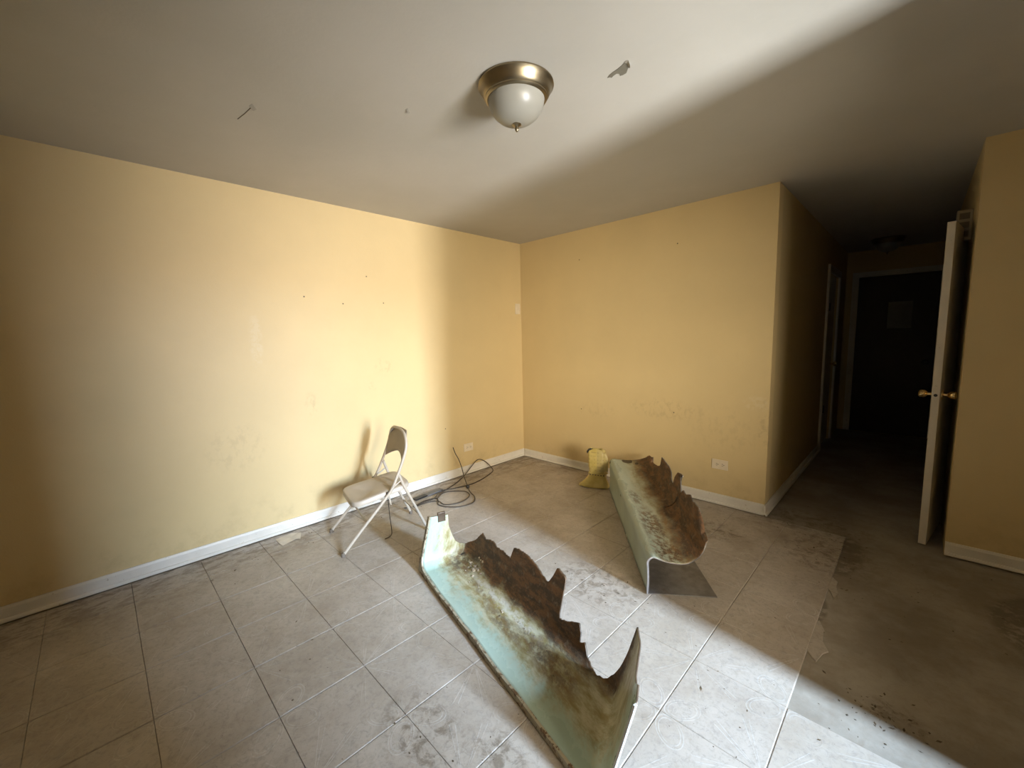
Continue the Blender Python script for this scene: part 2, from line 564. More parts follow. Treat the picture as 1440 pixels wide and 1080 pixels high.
# window wall with a tall opening
WY0, WY1, WZ0, WZ1 = -3.15, -1.80, 0.70, 1.78
mw = MB()
mw.box((XR, YR, -0.006), (XR + 0.2, WY0, H))
mw.box((XR, WY1, -0.006), (XR + 0.2, 0.22, H))
mw.box((XR, WY0, -0.006), (XR + 0.2, WY1, WZ0))
mw.box((XR, WY0, WZ1), (XR + 0.2, WY1, H))
struct(mw.build('wall_right', M['wall']), 'yellow wall with the tall window', 'wall')
win = MB()
win.box((XR + 0.02, WY0 - 0.0, WZ0 - 0.03), (XR + 0.06, WY0 + 0.03, WZ1))
wn = struct(win.build('window_1', M['trim']), 'tall window letting the daylight in', 'window')
box('window_sill', (XR - 0.03, WY0 - 0.04, WZ0 - 0.03), (XR + 0.2, WY1 + 0.04, WZ0), M['trim'], wn)
struct(box('added_light_block', (6.60, -6.5, -3.0), (6.70, -2.425, 7.5), M['steel']), 'added unseen block outside the window, softening the daylight on the left', 'wall')  # unseen block added to cut the daylight softly on the left

# hallway
mh = MB()
mh.box((XE - 0.12, 0.12, -0.006), (XE, 2.38, H))
mh.box((XE - 0.12, 3.14, -0.006), (XE, YE, H))
mh.box((XE - 0.12, 2.38, 2.05), (XE, 3.14, H))
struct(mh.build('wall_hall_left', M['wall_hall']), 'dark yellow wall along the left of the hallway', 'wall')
mh = MB()
mh.box((XH, 0.22, -0.006), (XH + 0.12, 0.97, H))
mh.box((XH, 1.75, -0.006), (XH + 0.12, YE, H))
mh.box((XH, 0.97, 2.05), (XH + 0.12, 1.75, H))
mh.box((XH + 0.10, 0.97, -0.006), (XH + 0.12, 1.75, 2.05))
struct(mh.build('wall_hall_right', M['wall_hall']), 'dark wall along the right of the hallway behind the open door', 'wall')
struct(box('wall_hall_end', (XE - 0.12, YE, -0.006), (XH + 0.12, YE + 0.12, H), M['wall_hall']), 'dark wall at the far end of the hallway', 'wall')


# baseboards: board + shoe moulding, cross-section swept along a straight run
def baseboard(name, a, b, inward, label, h=0.085):
    a, b, n = Vector(a), Vector(b), Vector(inward)
    root = MB()
    prof = [(0, 0.012), (0.012, 0.012), (0.012, h - 0.014), (0.008, h), (0, h)]
    shoe = [(0.0121, 0.004), (0.024, 0.004), (0.024, 0.012), (0.019, 0.021), (0.0121, 0.023)]

    def sweep(pr):
        m = MB()
        vs = [a + n * o + Vector((0, 0, z)) for o, z in pr] + [b + n * o + Vector((0, 0, z)) for o, z in pr]
        k = len(pr)
        m.addv(vs, [(i, (i + 1) % k, k + (i + 1) % k, k + i) for i in range(k)] + [tuple(range(k)), tuple(range(k, 2 * k))[::-1]])
        return m
    o = struct(sweep(prof).build(name, M['trim']), label, 'baseboard')
    sweep(shoe).build('shoe_moulding', M['trim'], o)
    return o


baseboard('baseboard_left', (0, YR, 0), (0, 0, 0), (1, 0, 0), 'white baseboard running behind the folding chair')
baseboard('baseboard_back', (0.0245, 0, 0), (XE + 0.0, 0, 0), (0, -1, 0), 'scuffed baseboard behind the yellow bag')
baseboard('baseboard_hall', (XE, -0.024, 0), (XE, 2.30, 0), (1, 0, 0), 'dark baseboard running into the hallway')
baseboard('baseboard_right', (XH, 0.10, 0), (XR, 0.10, 0), (0, -1, 0), 'dim baseboard right of the open door')

# hallway trim: casing and closed door on the left, casing round the end door
tr = MB()
tr.box((XE, 2.30, 0), (XE + 0.022, 2.38, 2.13))
tr.box((XE, 3.14, 0), (XE + 0.022, 3.22, 2.13))
tr.box((XE, 2.38, 2.05), (XE + 0.022, 3.14, 2.13))
t1 = struct(tr.build('trim_1', M['trim']), 'thin pale door casing on the left hallway wall', 'door casing')
for z in (0.45, 1.62):
    box('hinge', (XE + 0.022, 2.345, z), (XE + 0.032, 2.378, z + 0.09), M['dark_metal'], t1)
d3 = struct(box('door_3', (XE - 0.06, 2.385, 0.008), (XE - 0.02, 3.135, 2.045), M['door'], bevel=0.002), 'closed pale door in the left hallway wall', 'door')
MB().lathe([(0.012, 0), (0.012, 0.03), (0.026, 0.035), (0.03, 0.05), (0.024, 0.065), (0.0, 0.068)], 20, 'x', (XE - 0.02, 3.06, 0.98)).build('door_knob', M['bright_brass'], d3, smooth=True, angle=40)
tr = MB()
tr.box((2.59, YE - 0.02, 0), (2.66, YE, 2.17))
tr.box((3.44, YE - 0.02, 0), (XH, YE, 2.17))
tr.box((2.66, YE - 0.02, 2.10), (3.44, YE, 2.17))
struct(tr.build('trim_2', M['trim']), 'pale casing around the dark end door', 'door casing')
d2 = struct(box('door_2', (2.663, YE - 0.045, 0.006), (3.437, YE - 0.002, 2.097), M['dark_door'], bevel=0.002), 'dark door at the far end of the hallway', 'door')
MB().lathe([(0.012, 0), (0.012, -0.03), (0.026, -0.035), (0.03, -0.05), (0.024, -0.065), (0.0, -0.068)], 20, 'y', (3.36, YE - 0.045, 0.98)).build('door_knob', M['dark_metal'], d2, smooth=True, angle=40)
tag(box('paper_notice', (2.975, YE - 0.0475, 1.41), (3.205, YE - 0.0452, 1.75), M['paper']), 'pale sheet of paper fixed to the dark end door', 'paper')

# open door at the mouth of the hallway
dvec = Vector((0.115, 0.765, 0)).normalized()
ang = math.atan2(dvec.y, dvec.x)
d1 = empty('door_1', (3.362, 0.158, 0), ang)
struct(d1, 'white door standing open edge-on in front of the hallway', 'door')
DW, DT, DH = 0.765, 0.037, 2.03
box('leaf', (0, -DT, 0.010), (DW, 0, DH), M['door'], d1, bevel=0.0015)
for side, y0 in ((1, 0.0), (-1, -DT)):
    m = MB()
    m.lathe([(0.031, 0.0), (0.031, side * 0.006), (0.011, side * 0.010), (0.010, side * 0.026), (0.017, side * 0.032), (0.0245, side * 0.042), (0.0255, side * 0.058), (0.018, side * 0.066), (0.0, side * 0.067)],
            24, 'y', (0.062, y0, 0.985))
    m.build('door_knob', M['bright_brass'], d1, smooth=True, angle=40)
lp = box('latch_plate', (-0.0015, -DT / 2 - 0.0125, 0.955), (0.0004, -DT / 2 + 0.0125, 1.012), M['door'], d1)
MB().lathe([(0.009, -0.001), (0.009, -0.004), (0.0, -0.0045)], 16, 'x', (0, -DT / 2, 0.985)).build('latch_bolt', M['dark_metal'], lp, smooth=True, angle=40)
for z in (0.25, 1.05, 1.82):
    MB().tube([(DW + 0.006, -DT - 0.003, z), (DW + 0.006, -DT - 0.003, z + 0.09)], 0.006).build('hinge', M['dark_metal'], d1)

# chime box high on the hallway wall beside the door
ch = empty('door_chime', (XH, 0.50, 1.955))
tag(ch, 'small slotted box high on the dark wall beside the open door', 'door chime')
M['chime'] = plain('dingy_chime', (0.27, 0.22, 0.15), 0.6)
box('housing', (-0.072, -0.03, 0), (-0.0002, 0.03, 0.19), M['chime'], ch, bevel=0.004)
for i in range(3):
    box('grille_slot', (-0.060, -0.0312, 0.020 + i * 0.056), (-0.014, -0.0295, 0.058 + i * 0.056), M['slot'], ch)

# ------------------------------------------------------------------ vinyl tiles
TX, TY, X0, Y0 = 0.341, 0.334, 3.017, -1.803
xs = sorted({0.026} | {round(X0 - TX * i, 4) for i in range(0, 9) if X0 - TX * i > 0.03} | {round(X0 + TX * i, 4) for i in range(1, 4)} | {XR - 0.002})
ys = sorted({YR + 0.002, -0.026} | {round(Y0 + TY * i, 4) for i in range(-8, 6) if YR < Y0 + TY * i < -0.03})
cache = {}


def tile_mesh(wx, wy):
    key = (round(wx, 3), round(wy, 3))
    if key in cache:
        return cache[key]
    hx, hy = wx / 2 - 0.0005, wy / 2 - 0.0004
    m = MB()
    zs = [(hx, hy, -0.0058), (hx, hy, -0.0026), (hx - 0.0034, hy - 0.0014, 0.0)]
    vs = [(sx * a, sy * b, z) for a, b, z in zs for sx, sy in ((-1, -1), (1, -1), (1, 1), (-1, 1))]
    fs = [(8, 9, 10, 11), (3, 2, 1, 0)]
    for k in (0, 4):
        fs += [(k + i, k + (i + 1) % 4, k + 4 + (i + 1) % 4, k + 4 + i) for i in range(4)]
    m.addv(vs, fs)
    me = m.mesh('tile')
    me.materials.append(M['tile'])
    cache[key] = me
    return me


for i in range(len(xs) - 1):
    for j in range(len(ys) - 1):
        cx, cy = (xs[i] + xs[i + 1]) / 2, (ys[j] + ys[j + 1]) / 2
        if cx > X0 and cy > Y0:
            continue
        me = tile_mesh(xs[i + 1] - xs[i], ys[j + 1] - ys[j])
        o = bpy.data.objects.new('tile', me)
        COL.objects.link(o)
        o.parent = floor
        o.location = (cx, cy, random.uniform(-0.0004, 0.0004))
        o.rotation_euler = (random.uniform(-.0012, .0012), random.uniform(-.0016, .0016), 0)
        if (i + j) % 2 and abs(xs[i + 1] - xs[i] - TX) < 0.001 and abs(ys[j + 1] - ys[j] - TY) < 0.001:
            o.scale = (-1, 1, 1)          # mirrored print on every other tile
for (fx, fy, wx, wy, rz) in ((3.035, -1.30, 0.05, 0.16, 0.1), (3.03, -0.75, 0.04, 0.14, 0.2)):
    m = MB()
    n = 13
    ring = [(wx * math.cos(2 * PI * k / n) * random.uniform(.35, 1.1), wy * math.sin(2 * PI * k / n) * random.uniform(.6, 1.1)) for k in range(n)]
    m.addv([(a, b, -0.0058) for a, b in ring] + [(a * .95, b * .97, -0.001) for a, b in ring],
           [tuple(range(n))[::-1], tuple(range(n, 2 * n))] + [(k, (k + 1) % n, n + (k + 1) % n, n + k) for k in range(n)])
    o = m.build('tile_fragment', M['tile'], floor)
    o.location = (fx, fy, 0)
    o.rotation_euler = (0, 0, rz)


# ------------------------------------------------------------------ broken bathtub, front piece
def tub_sheet(name, grid_faces, mats, parent, thick):
    """grid_faces: list of (verts rows[[(co, uv)]])"""
    vs, fs, uvs = [], [], []
    for rows in grid_faces:
        nr, nc = len(rows), len(rows[0])
        b = len(vs)
        for row in rows:
            for co, uv in row:
                vs.append(co)
                uvs.append(uv)
        for i in range(nr - 1):
            for j in range(nc - 1):
                fs.append((b + i * nc + j, b + i * nc + j + 1, b + (i + 1) * nc + j + 1, b + (i + 1) * nc + j))
    me = bpy.data.meshes.new(name)
    me.from_pydata(vs, [], fs)
    ul = me.uv_layers.new(name='UVMap')
    for lp in me.loops:
        ul.data[lp.index].uv = uvs[lp.vertex_index]
    bm = bmesh.new()
    bm.from_mesh(me)
    bmesh.ops.remove_doubles(bm, verts=bm.verts, dist=2e-4)
    bmesh.ops.dissolve_degenerate(bm, edges=bm.edges, dist=1e-5)
    bmesh.ops.recalc_face_normals(bm, faces=bm.faces)
    bm.to_mesh(me)
    bm.free()
    for q in me.polygons:
        q.use_smooth = True
    o = link(name, me, parent, mats)
    return o, me


def flip_to(me, test):
    """make normals face the inside: test(face centre) -> wanted direction for one probe face"""
    s = sum((1 if test(q.center).dot(q.normal) > 0 else -1) * q.area for q in me.polygons)
    if s < 0:
        me.flip_normals()


def solidify(o, t, edge=1):
    md = o.modifiers.new('thickness', 'SOLIDIFY')
    md.thickness = t
    md.offset = -1.0
    md.material_offset = 1
    md.material_offset_rim = edge
    md.use_even_offset = False
    return md


LT, DA, RA, LEAN = 1.52, 0.29, 0.075, 0.25
ZB = 0.030
jagA = [(0.0, 0.075), (0.06, 0.10), (0.111, 0.137), (0.163, 0.191), (0.20, 0.172), (0.256, 0.181), (0.302, 0.189), (0.341, 0.174), (0.402, 0.18), (0.441, 0.177), (0.486, 0.178), (0.496, 0.243), (0.558, 0.252),
        (0.60, 0.250), (0.684, 0.244), (0.73, 0.230), (0.77, 0.214), (0.812, 0.206), (0.834, 0.244), (0.85, 0.298), (0.88, 0.292), (0.920, 0.279), (0.928, 0.158), (0.935, 0.100), (0.985, 0.114), (1.055, 0.149), (1.080, 0.124),
        (1.086, 0.085), (1.116, 0.098), (1.144, 0.059), (1.204, 0.030), (1.251, 0.040), (1.281, 0.070), (1.308, 0.135), (1.325, 0.206), (1.33, 0.245), (1.345, 0.258), (1.357, 0.285), (1.40, 0.29), (1.52, 0.29)]
farA = [(0.0, 0.30), (0.115, 0.292), (0.135, 0.215), (0.17, 0.150), (0.20, 0.105), (0.235, 0.080), (0.29, 0.075)]
nearA = [(0.0, 0.325), (0.05, 0.33), (0.08, 0.30), (0.12, 0.285), (0.2, 0.30), (0.25, 0.295), (0.29, 0.305)]
KN, MN = 0.75, 0.15


def round_a(u, v, z):
    r = RA
    q = Vector((min(max(u, r), LT - r), min(v, DA - r), max(z, r)))
    pnt = Vector((u, v, z))
    dd = pnt - q
    if dd.length > 1e-9:
        pnt = q + dd.normalized() * r
    # slanted head end, walls leaning outward from the lying side
    L = LT - KN * pnt.y + MN * pnt.z
    uu = pnt.x * L / LT if pnt.x > 0.5 else pnt.x * (1 + (L / LT - 1) * max(0.0, pnt.x / 0.5))
    wob = 0.004 * mnoise.noise(Vector((uu * 5, pnt.y * 5, pnt.z * 5)))
    return Vector((uu, pnt.y + LEAN * pnt.z + wob, pnt.z + ZB + wob))


us = sorted({round(LT * i / 190, 4) for i in range(191)} | {round(a, 4) for a, _ in jagA} | {RA * i / 6 for i in range(7)} | {LT - RA * i / 6 for i in range(7)})
vs_ = sorted({round(DA * i / 26, 4) for i in range(27)} | {a for a, _ in farA} | {a for a, _ in nearA})
nz = 22
# jagA u is measured on the finished piece; undo the end slant when sampling


def top_a(u):
    L = LT - KN * DA + MN * 0.2
    return interp(jagA, u * (L / LT) if u > 0.5 else u * (1 + (L / LT - 1) * (u / 0.5)))


def zrow(h):
    return [h * (k / nz) for k in range(nz + 1)]


g_floor = [[(round_a(u, v, 0), (u, v)) for u in us] for v in vs_]
cornerF, cornerN = farA[-1][1], nearA[-1][1]


def hA(u):
    h = top_a(u)
    if u <= 1e-6: h = cornerF
    if u >= LT - 1e-6: h = cornerN
    elif 0.05 < u < LT - 0.05:
        h += 0.007 * mnoise.noise(Vector((u * 60, 1.3, 0))) + 0.004 * mnoise.noise(Vector((u * 170, 4.1, 0)))
    return max(h, 0.012)


g_bot = [[(round_a(u, DA, hA(u) * k / nz), (u, DA + hA(u) * k / nz)) for u in us] for k in range(nz + 1)]
g_far = [[(round_a(0, v, interp(farA, v) * k / nz), (0.0 - interp(farA, v) * k / nz, v)) for v in vs_] for k in range(nz + 1)]
g_near = [[(round_a(LT, v, interp(nearA, v) * k / nz), (LT + interp(nearA, v) * k / nz, v)) for v in vs_] for k in range(nz + 1)]
tubA = empty('bathtub_fragment', (1.222, -2.232, 0), math.atan2(-0.226, 0.974))
tag(tubA, 'large broken mint bathtub half lying on its side with jagged rusty edge, in the foreground', 'bathtub piece')
oA, meA = tub_sheet('shell', [g_floor, g_bot, g_far, g_near], [M['enamel_a'], M['steel_brown']], tubA, 0.005)
flip_to(meA, lambda c: Vector((0.75, 0.05, 0.35)) - c)
solidify(oA, 0.006)

# rolled rim: band from the wall mouth out to a squared lip that rests on the tiles
inner, outer = [], []
W_ = 0.027


def rim_strip(steps, name, mat, w_near=0.007):
    inner, outer = [], []
    for u, z in steps:
        q = round_a(u, 0, z)
        inner.append(q)
        if u == 0:
            o_ = Vector((-W_, LEAN * z, z + ZB if z > 0 else 0.003))
        elif u == LT and z > 0:
            o_ = Vector((q.x + w_near, q.y, q.z))
        else:
            o_ = Vector((u if u < LT else q.x + w_near, 0.0, 0.003))
        outer.append(o_)
    n = len(inner)
    m = MB()
    rows = [[Vector((q.x, q.y + off, q.z)) for q in base] for off, base in ((0.0, inner), (0.0, outer), (-0.011, outer), (-0.011, inner))]
    m.addv([q for row in rows for q in row],
           [(a * n + i, a * n + i + 1, ((a + 1) % 4) * n + i + 1, ((a + 1) % 4) * n + i) for a in range(4) for i in range(n - 1)] + [(0, n, 2 * n, 3 * n), (n - 1, 4 * n - 1, 3 * n - 1, 2 * n - 1)])
    return m.build(name, mat, tubA)


rim_strip([(0, 0.30 * (1 - k / 10)) for k in range(10)] + [(LT * k / 40, 0) for k in range(41)], 'rim', M['rim_a'])
M['bright_edge'] = chipped('bright_torn_edge', (0.62, 0.63, 0.62), (0.30, 0.29, 0.27), 0.35, 0.3)
rim_strip([(LT, 0.325 * (k / 24)) for k in range(25)], 'torn_edge', M['bright_edge'])
# torn flap of the far end lip
box('end_bracket', (-0.012, 0.118, 0.285), (0.004, 0.168, 0.345), M['steel_brown'], tubA, bevel=0.003)
# loose rust and plaster crumbs lying in the trough
m = MB()
for i in range(60):
    big = i < 18
    u = random.gauss(0.20, 0.035) if big else random.uniform(0.08, 1.15)
    v = random.gauss(0.255, 0.018) if big else random.uniform(0.15, 0.24)
    s = random.uniform(0.004, 0.011) if big else random.uniform(0.0015, 0.004)
    v = min(v, 0.285)
    dzv = max(0.0, v - (DA - RA))
    z = RA - math.sqrt(max(RA * RA - dzv * dzv, 0)) if dzv else 0
    c = Vector((u, v + LEAN * z, z + ZB + s * 0.4))
    rot = Matrix.Rotation(random.uniform(0, 6), 3, 'Z') @ Matrix.Rotation(random.uniform(0, 6), 3, 'X')
    pts = [c + rot @ Vector((a * s * random.uniform(.5, 1.2), b * s * random.uniform(.5, 1.2), e * s * .5)) for a in (-1, 1) for b in (-1, 1) for e in (-1, 1)]
    m.addv(pts, [(0, 1, 3, 2), (4, 6, 7, 5), (0, 4, 5, 1), (2, 3, 7, 6), (0, 2, 6, 4), (1, 5, 7, 3)])
fl = m.build('rust_flakes', M['rust_flakes'], tubA)
fl['kind'] = 'stuff'

# ------------------------------------------------------------------ broken bathtub, rear piece
tubB = empty('bathtub_fragment', (1.366, -0.333, 0), math.atan2(-0.7795835, 0.6262983))
tag(tubB, 'smaller broken mint bathtub piece with grey apron, beside the yellow bag', 'bathtub piece')
DB = 0.33
jagB = [(0.0, 0.302), (0.10, 0.304), (0.135, 0.345), (0.155, 0.358), (0.17, 0.318), (0.30, 0.321), (0.35, 0.345), (0.39, 0.379), (0.425, 0.443), (0.45, 0.452), (0.495, 0.451), (0.58, 0.421), (0.68, 0.374), (0.765, 0.354), (0.79, 0.41),
        (0.825, 0.455), (0.87, 0.458), (0.93, 0.451), (0.98, 0.406), (1.013, 0.356), (1.03, 0.375), (1.06, 0.392), (1.09, 0.372), (1.15, 0.389), (1.20, 0.366), (1.25, 0.379), (1.28, 0.395), (1.35, 0.39), (1.37, 0.367), (1.41, 0.322), (1.432, 0.285),
        (1.44, 0.270), (1.52, 0.262)]


def hB(u): return 0.300 - 0.085 * (u / LT)


RB = 0.035
profB = []          # (v, kind, value)
S0 = 0.0
usB = sorted({round(LT * i / 110, 4) for i in range(111)} | {round(a, 4) for a, _ in jagB})


def sectionB(u):
    h = hB(u)
    pts = []
    for k in range(8):                                    # rim face
        pts.append((0.0 + 0.004 * math.sin(PI * k / 7), 0.006 + (h - RB - 0.006) * k / 7))
    for k in range(1, 8):                                 # rolled shoulder
        a = PI / 2 * k / 7
        pts.append((RB - RB * math.cos(a), h - RB + RB * math.sin(a)))
    dip = 0.020 * min(1, u / 0.5) + 0.012
    for k in range(1, 13):                                # inner wall, hollow
        t = k / 12
        v = RB + (0.245 - RB) * t
        pts.append((v, h - dip * math.sin(PI * min(1, t * 0.8))))
    zb = pts[-1][1]
    r = DB - 0.245
    top = interp(jagB, u)
    for k in range(1, 9):                                 # bend up into the tub bottom
        a = PI / 2 * k / 8
        pts.append((0.245 + r * math.sin(a), min(zb + r * (1 - math.cos(a)), max(top, zb + 0.004 * k))))
    zc = pts[-1][1]
    for k in range(1, 13):
        t = k / 12
        z = zc + (max(top, zc + 0.006) - zc) * t
        pts.append((DB + 0.02 * t + 0.012 * math.sin(u * 23) * t, z))
    return pts


rowsB = []
for u in usB:
    sec = sectionB(u)
    s, row, prev = 0.0, [], None
    for v, z in sec:
        if prev:
            s += math.hypot(v - prev[0], z - prev[1])
        prev = (v, z)
        ue = u * (1 - 0.056 * max(0, (v - 0.20) / 0.13) ** 1.5) if u > 0.9 else u
        wob = 0.003 * mnoise.noise(Vector((u * 6, v * 9, z * 6 + 5)))
        row.append((Vector((ue, v + wob, z + wob)), (u, s + 0.085 * u / LT)))
    rowsB.append(row)
oB, meB = tub_sheet('shell', [rowsB], [M['enamel_b'], M['steel']], tubB, 0.005)
flip_to(meB, lambda c: Vector((0.76, -0.2, 1.0)) - c)
solidify(oB, 0.007)
ap = MB()
ap.addv([(0.01, 0.006, 0.0012), (LT - 0.004, 0.006, 0.0012), (LT + 0.008, 0.362, 0.0012), (0.03, 0.355, 0.0012), (0.01, 0.006, 0.0062), (LT - 0.004, 0.006, 0.0062), (LT + 0.008, 0.362, 0.0062), (0.03, 0.355, 0.0062)],
        [(0, 3, 2, 1), (4, 5, 6, 7), (0, 1, 5, 4), (1, 2, 6, 5), (2, 3, 7, 6), (3, 0, 4, 7)])
tag(ap.build('apron', M['steel'], tubB), 'bare dark grey apron panel lying flat')
eb = MB()
sec = sectionB(LT)
eb.tube([(LT + 0.001, v - 0.002 if z > .03 else v, z) for v, z in sec[:14]], 0.0045, 6)
eb.build('cut_edge', raw_steel('bright_cut_steel', (0.35, 0.35, 0.36), (0.55, 0.55, 0.56), 0.05), tubB)

# ------------------------------------------------------------------ folding chair
fdir, sdir = Vector((-0.208, -0.978, 0)), Vector((-0.978, 0.208, 0))
chair = empty('folding_chair', (0.684, -2.479, 0))
tag(chair, 'beige metal folding chair facing left in front of the yellow wall', 'chair')


def cp(f_, s_, z_):
    return fdir * f_ + sdir * s_ + Vector((0, 0, z_))


RT = 0.0105
SW = 0.42
# back frame: one bent tube from foot to foot over the top
side = [(0.0, 0.0, 0.012), (-0.10, 0.004, 0.118), (-0.22, 0.008, 0.240), (-0.32, 0.012, 0.345), (-0.352, 0.014, 0.388), (-0.385, 0.015, 0.455), (-0.425, 0.016, 0.545), (-0.455, 0.018, 0.625), (-0.467, 0.026, 0.680),
        (-0.472, 0.055, 0.722), (-0.475, 0.110, 0.748), (-0.477, 0.21, 0.756)]
path = [cp(a, b, c) for a, b, c in side] + [cp(a, SW - b, c) for a, b, c in side[:-1][::-1]]
MB().tube(smooth_path(path, 5), RT, 10).build('back_frame', M['chair'], chair, smooth=True, angle=50)
# backrest sheet inside the arch, curved
bk = MB()
nb, nv = 17, 9
for i in range(nb):
    for j in range(nv):
        tx = i / (nb - 1)
        s_ = 0.022 + (SW - 0.044) * tx
        e = abs(2 * tx - 1)
        ztop = 0.752 - 0.085 * max(0, (e - 0.45) / 0.55) ** 2
        zbot = 0.565 - 0.045 * e ** 2 + 0.020 * (1 - e)
        z = zbot + (ztop - zbot) * j / (nv - 1)
        f_ = -0.435 - (z - 0.565) * 0.235 - 0.030 * (1 - e * e)
        bk.v.append(tuple(cp(f_, s_, z)))
bk.f = [(i * nv + j, i * nv + j + 1, (i + 1) * nv + j + 1, (i + 1) * nv + j) for i in range(nb - 1) for j in range(nv - 1)]
o = bk.build('backrest', M['chair_dark'], chair, smooth=True)
md = o.modifiers.new('thickness', 'SOLIDIFY')
md.thickness = 0.009
md.offset = 0
# seat: pressed pan with rounded corners and turned-down edge
st = MB()
ring_n = 44


def seat_ring(grow, zoff):
    out = []
    for k in range(ring_n):
        a = 2 * PI * k / ring_n
        ca, sa = math.cos(a), math.sin(a)
        ex = 0.33
        px = math.copysign(abs(ca) ** ex, ca)
        py = math.copysign(abs(sa) ** ex, sa)
        f_ = -0.285 + (0.205 + grow) * px
        half = 0.182 if px < 0 else 0.182 + 0.012 * px
        s_ = SW / 2 + (half + grow) * py
        out.append(cp(f_, s_, 0.360 - 0.031 * px + zoff))
    return out


rings = [seat_ring(-0.004, -0.036), seat_ring(0, -0.034), seat_ring(0, -0.010), seat_ring(-0.004, -0.003), seat_ring(-0.012, 0.0), seat_ring(-0.06, -0.003), seat_ring(-0.15, -0.006)]
st.addv([q for r_ in rings for q in r_], [(i * ring_n + j, i * ring_n + (j + 1) % ring_n, (i + 1) * ring_n + (j + 1) % ring_n, (i + 1) * ring_n + j) for i in range(len(rings) - 1) for j in range(ring_n)]
        + [tuple((len(rings) - 1) * ring_n + j for j in range(ring_n)), tuple(range(ring_n))[::-1]])
st.build('seat', M['chair'], chair, smooth=True, angle=45)
for s_, sg in ((0.030, 1), (SW - 0.030, -1)):
    # rear leg, hinged on the back frame above the seat
    MB().tube([cp(-0.400, s_, 0.478), cp(-0.430, s_, 0.39), cp(-0.597, s_, 0.012)], 0.0100, 10).build('rear_leg', M['chair'], chair, smooth=True, angle=50)
    MB().tube([cp(-0.345, s_ - sg * .004, 0.375), cp(-0.425, s_, 0.425)], 0.006, 8).build('hinge_link', M['chair'], chair, smooth=True, angle=50)
    MB().tube([cp(-0.33, s_ + sg * .030, 0.352), cp(-0.345, s_ + sg * .030, 0.250)], 0.0055, 8).build('fold_stay', M['chair'], chair, smooth=True, angle=50)
    MB().lathe([(0.012, 0), (0.012, 0.006), (0, 0.0065)], 14, 'x', (0, 0, 0)).build('pivot_cap', M['dark_metal'], chair).location = cp(-0.318, s_ - sg * 0.012, 0.352)
    MB().lathe([(0.0145, 0.0), (0.0145, 0.012), (0.012, 0.026), (0.0, 0.027)], 14).build('foot_cap', M['rubber'], chair, smooth=True, angle=40).location = cp(0.0, 0.0 if sg > 0 else SW, 0)
    MB().lathe([(0.0145, 0.0), (0.0145, 0.012), (0.012, 0.026), (0.0, 0.027)], 14).build('foot_cap', M['rubber'], chair, smooth=True, angle=40).location = cp(-0.597, s_, 0)
MB().tube([cp(-0.165, 0.008, 0.183), cp(-0.165, SW - 0.008, 0.183)], 0.0065, 8).build('front_stretcher', M['chair'], chair, smooth=True, angle=50)
MB().tube([cp(-0.545, 0.03, 0.13), cp(-0.545, SW - 0.03, 0.13)], 0.0065, 8).build('rear_stretcher', M['chair'], chair, smooth=True, angle=50)

# thin wire dangling from under the seat to the floor
wp = [cp(-0.335, 0.10, 0.326), cp(-0.340, 0.10, 0.24), cp(-0.345, 0.105, 0.15), cp(-0.352, 0.105, 0.06), cp(-0.350, 0.10, 0.012), cp(-0.325, 0.085, 0.004), cp(-0.295, 0.075, 0.003)]
o = MB().tube(smooth_path(wp, 6), 0.0028, 6).build('hanging_wire', M['cable'], smooth=True)
o.location = chair.location
tag(o, 'thin dark wire hanging from under the chair seat with a hooked end', 'wire')

# ------------------------------------------------------------------ cable and strip by the baseboard
zf = 0.005
c1 = [(0.110, -1.128, 0.350), (0.112, -1.105, 0.285), (0.118, -1.070, 0.215), (0.128, -1.045, 0.130), (0.20, -1.075, 0.060), (0.345, -1.150, 0.012), (0.44, -1.20, zf), (0.56, -1.25, zf), (0.645, -1.34, zf), (0.63, -1.47, zf), (0.54, -1.55, zf),
      (0.455, -1.565, zf), (0.39, -1.52, zf), (0.33, -1.50, zf), (0.30, -1.60, zf), (0.335, -1.72, zf), (0.30, -1.80, zf)]
c2 = [(0.315, -1.66, zf), (0.33, -1.53, zf + .004), (0.28, -1.45, zf + .009), (0.24, -1.36, zf), (0.15, -1.13, zf), (0.06, -0.95, 0.020), (0.050, -0.88, 0.062), (0.048, -0.80, 0.118), (0.048, -0.74, 0.128), (0.050, -0.66, 0.085), (0.07, -0.61, 0.025),
      (0.16, -0.66, zf), (0.25, -0.86, zf), (0.29, -1.05, zf), (0.26, -1.22, zf), (0.22, -1.36, zf + .006)]
c3 = [(0.36, -1.51, zf + .008), (0.27, -1.38, zf), (0.31, -1.29, zf), (0.40, -1.23, zf + .004), (0.49, -1.25, zf), (0.55, -1.35, zf), (0.55, -1.46, zf), (0.49, -1.53, zf), (0.42, -1.53, zf + .006), (0.36, -1.56, zf), (0.34, -1.66, zf), (0.36, -1.75, zf)]
cb = empty('cable_coil', (0.3, -1.3, 0))
tag(cb, 'loose loops of black cable on the floor by the baseboard', 'cable')
for c in (c1, c2, c3):
    o = MB().tube(smooth_path([(x - 0.3, y + 1.3, z) for x, y, z in c], 7), 0.0042, 8).build('cable_length', M['cable'], cb, smooth=True)
MB().lathe([(0.0, -0.018), (0.012, -0.016), (0.016, -0.004), (0.016, 0.010), (0.009, 0.018), (0.0, 0.019)], 16).build('plug', M['black'], cb, smooth=True, angle=50).location = (0.045, 0.150, 0.018)
stp = empty('metal_strip', (0.200, -1.50, 0), math.atan2(0.29, -0.03))
tag(stp, 'flat dark grey strip lying along the baseboard behind the chair', 'metal strip')
box('bar', (-0.02, -0.028, 0.001), (0.165, 0.028, 0.014), M['grey'], stp, bevel=0.002)
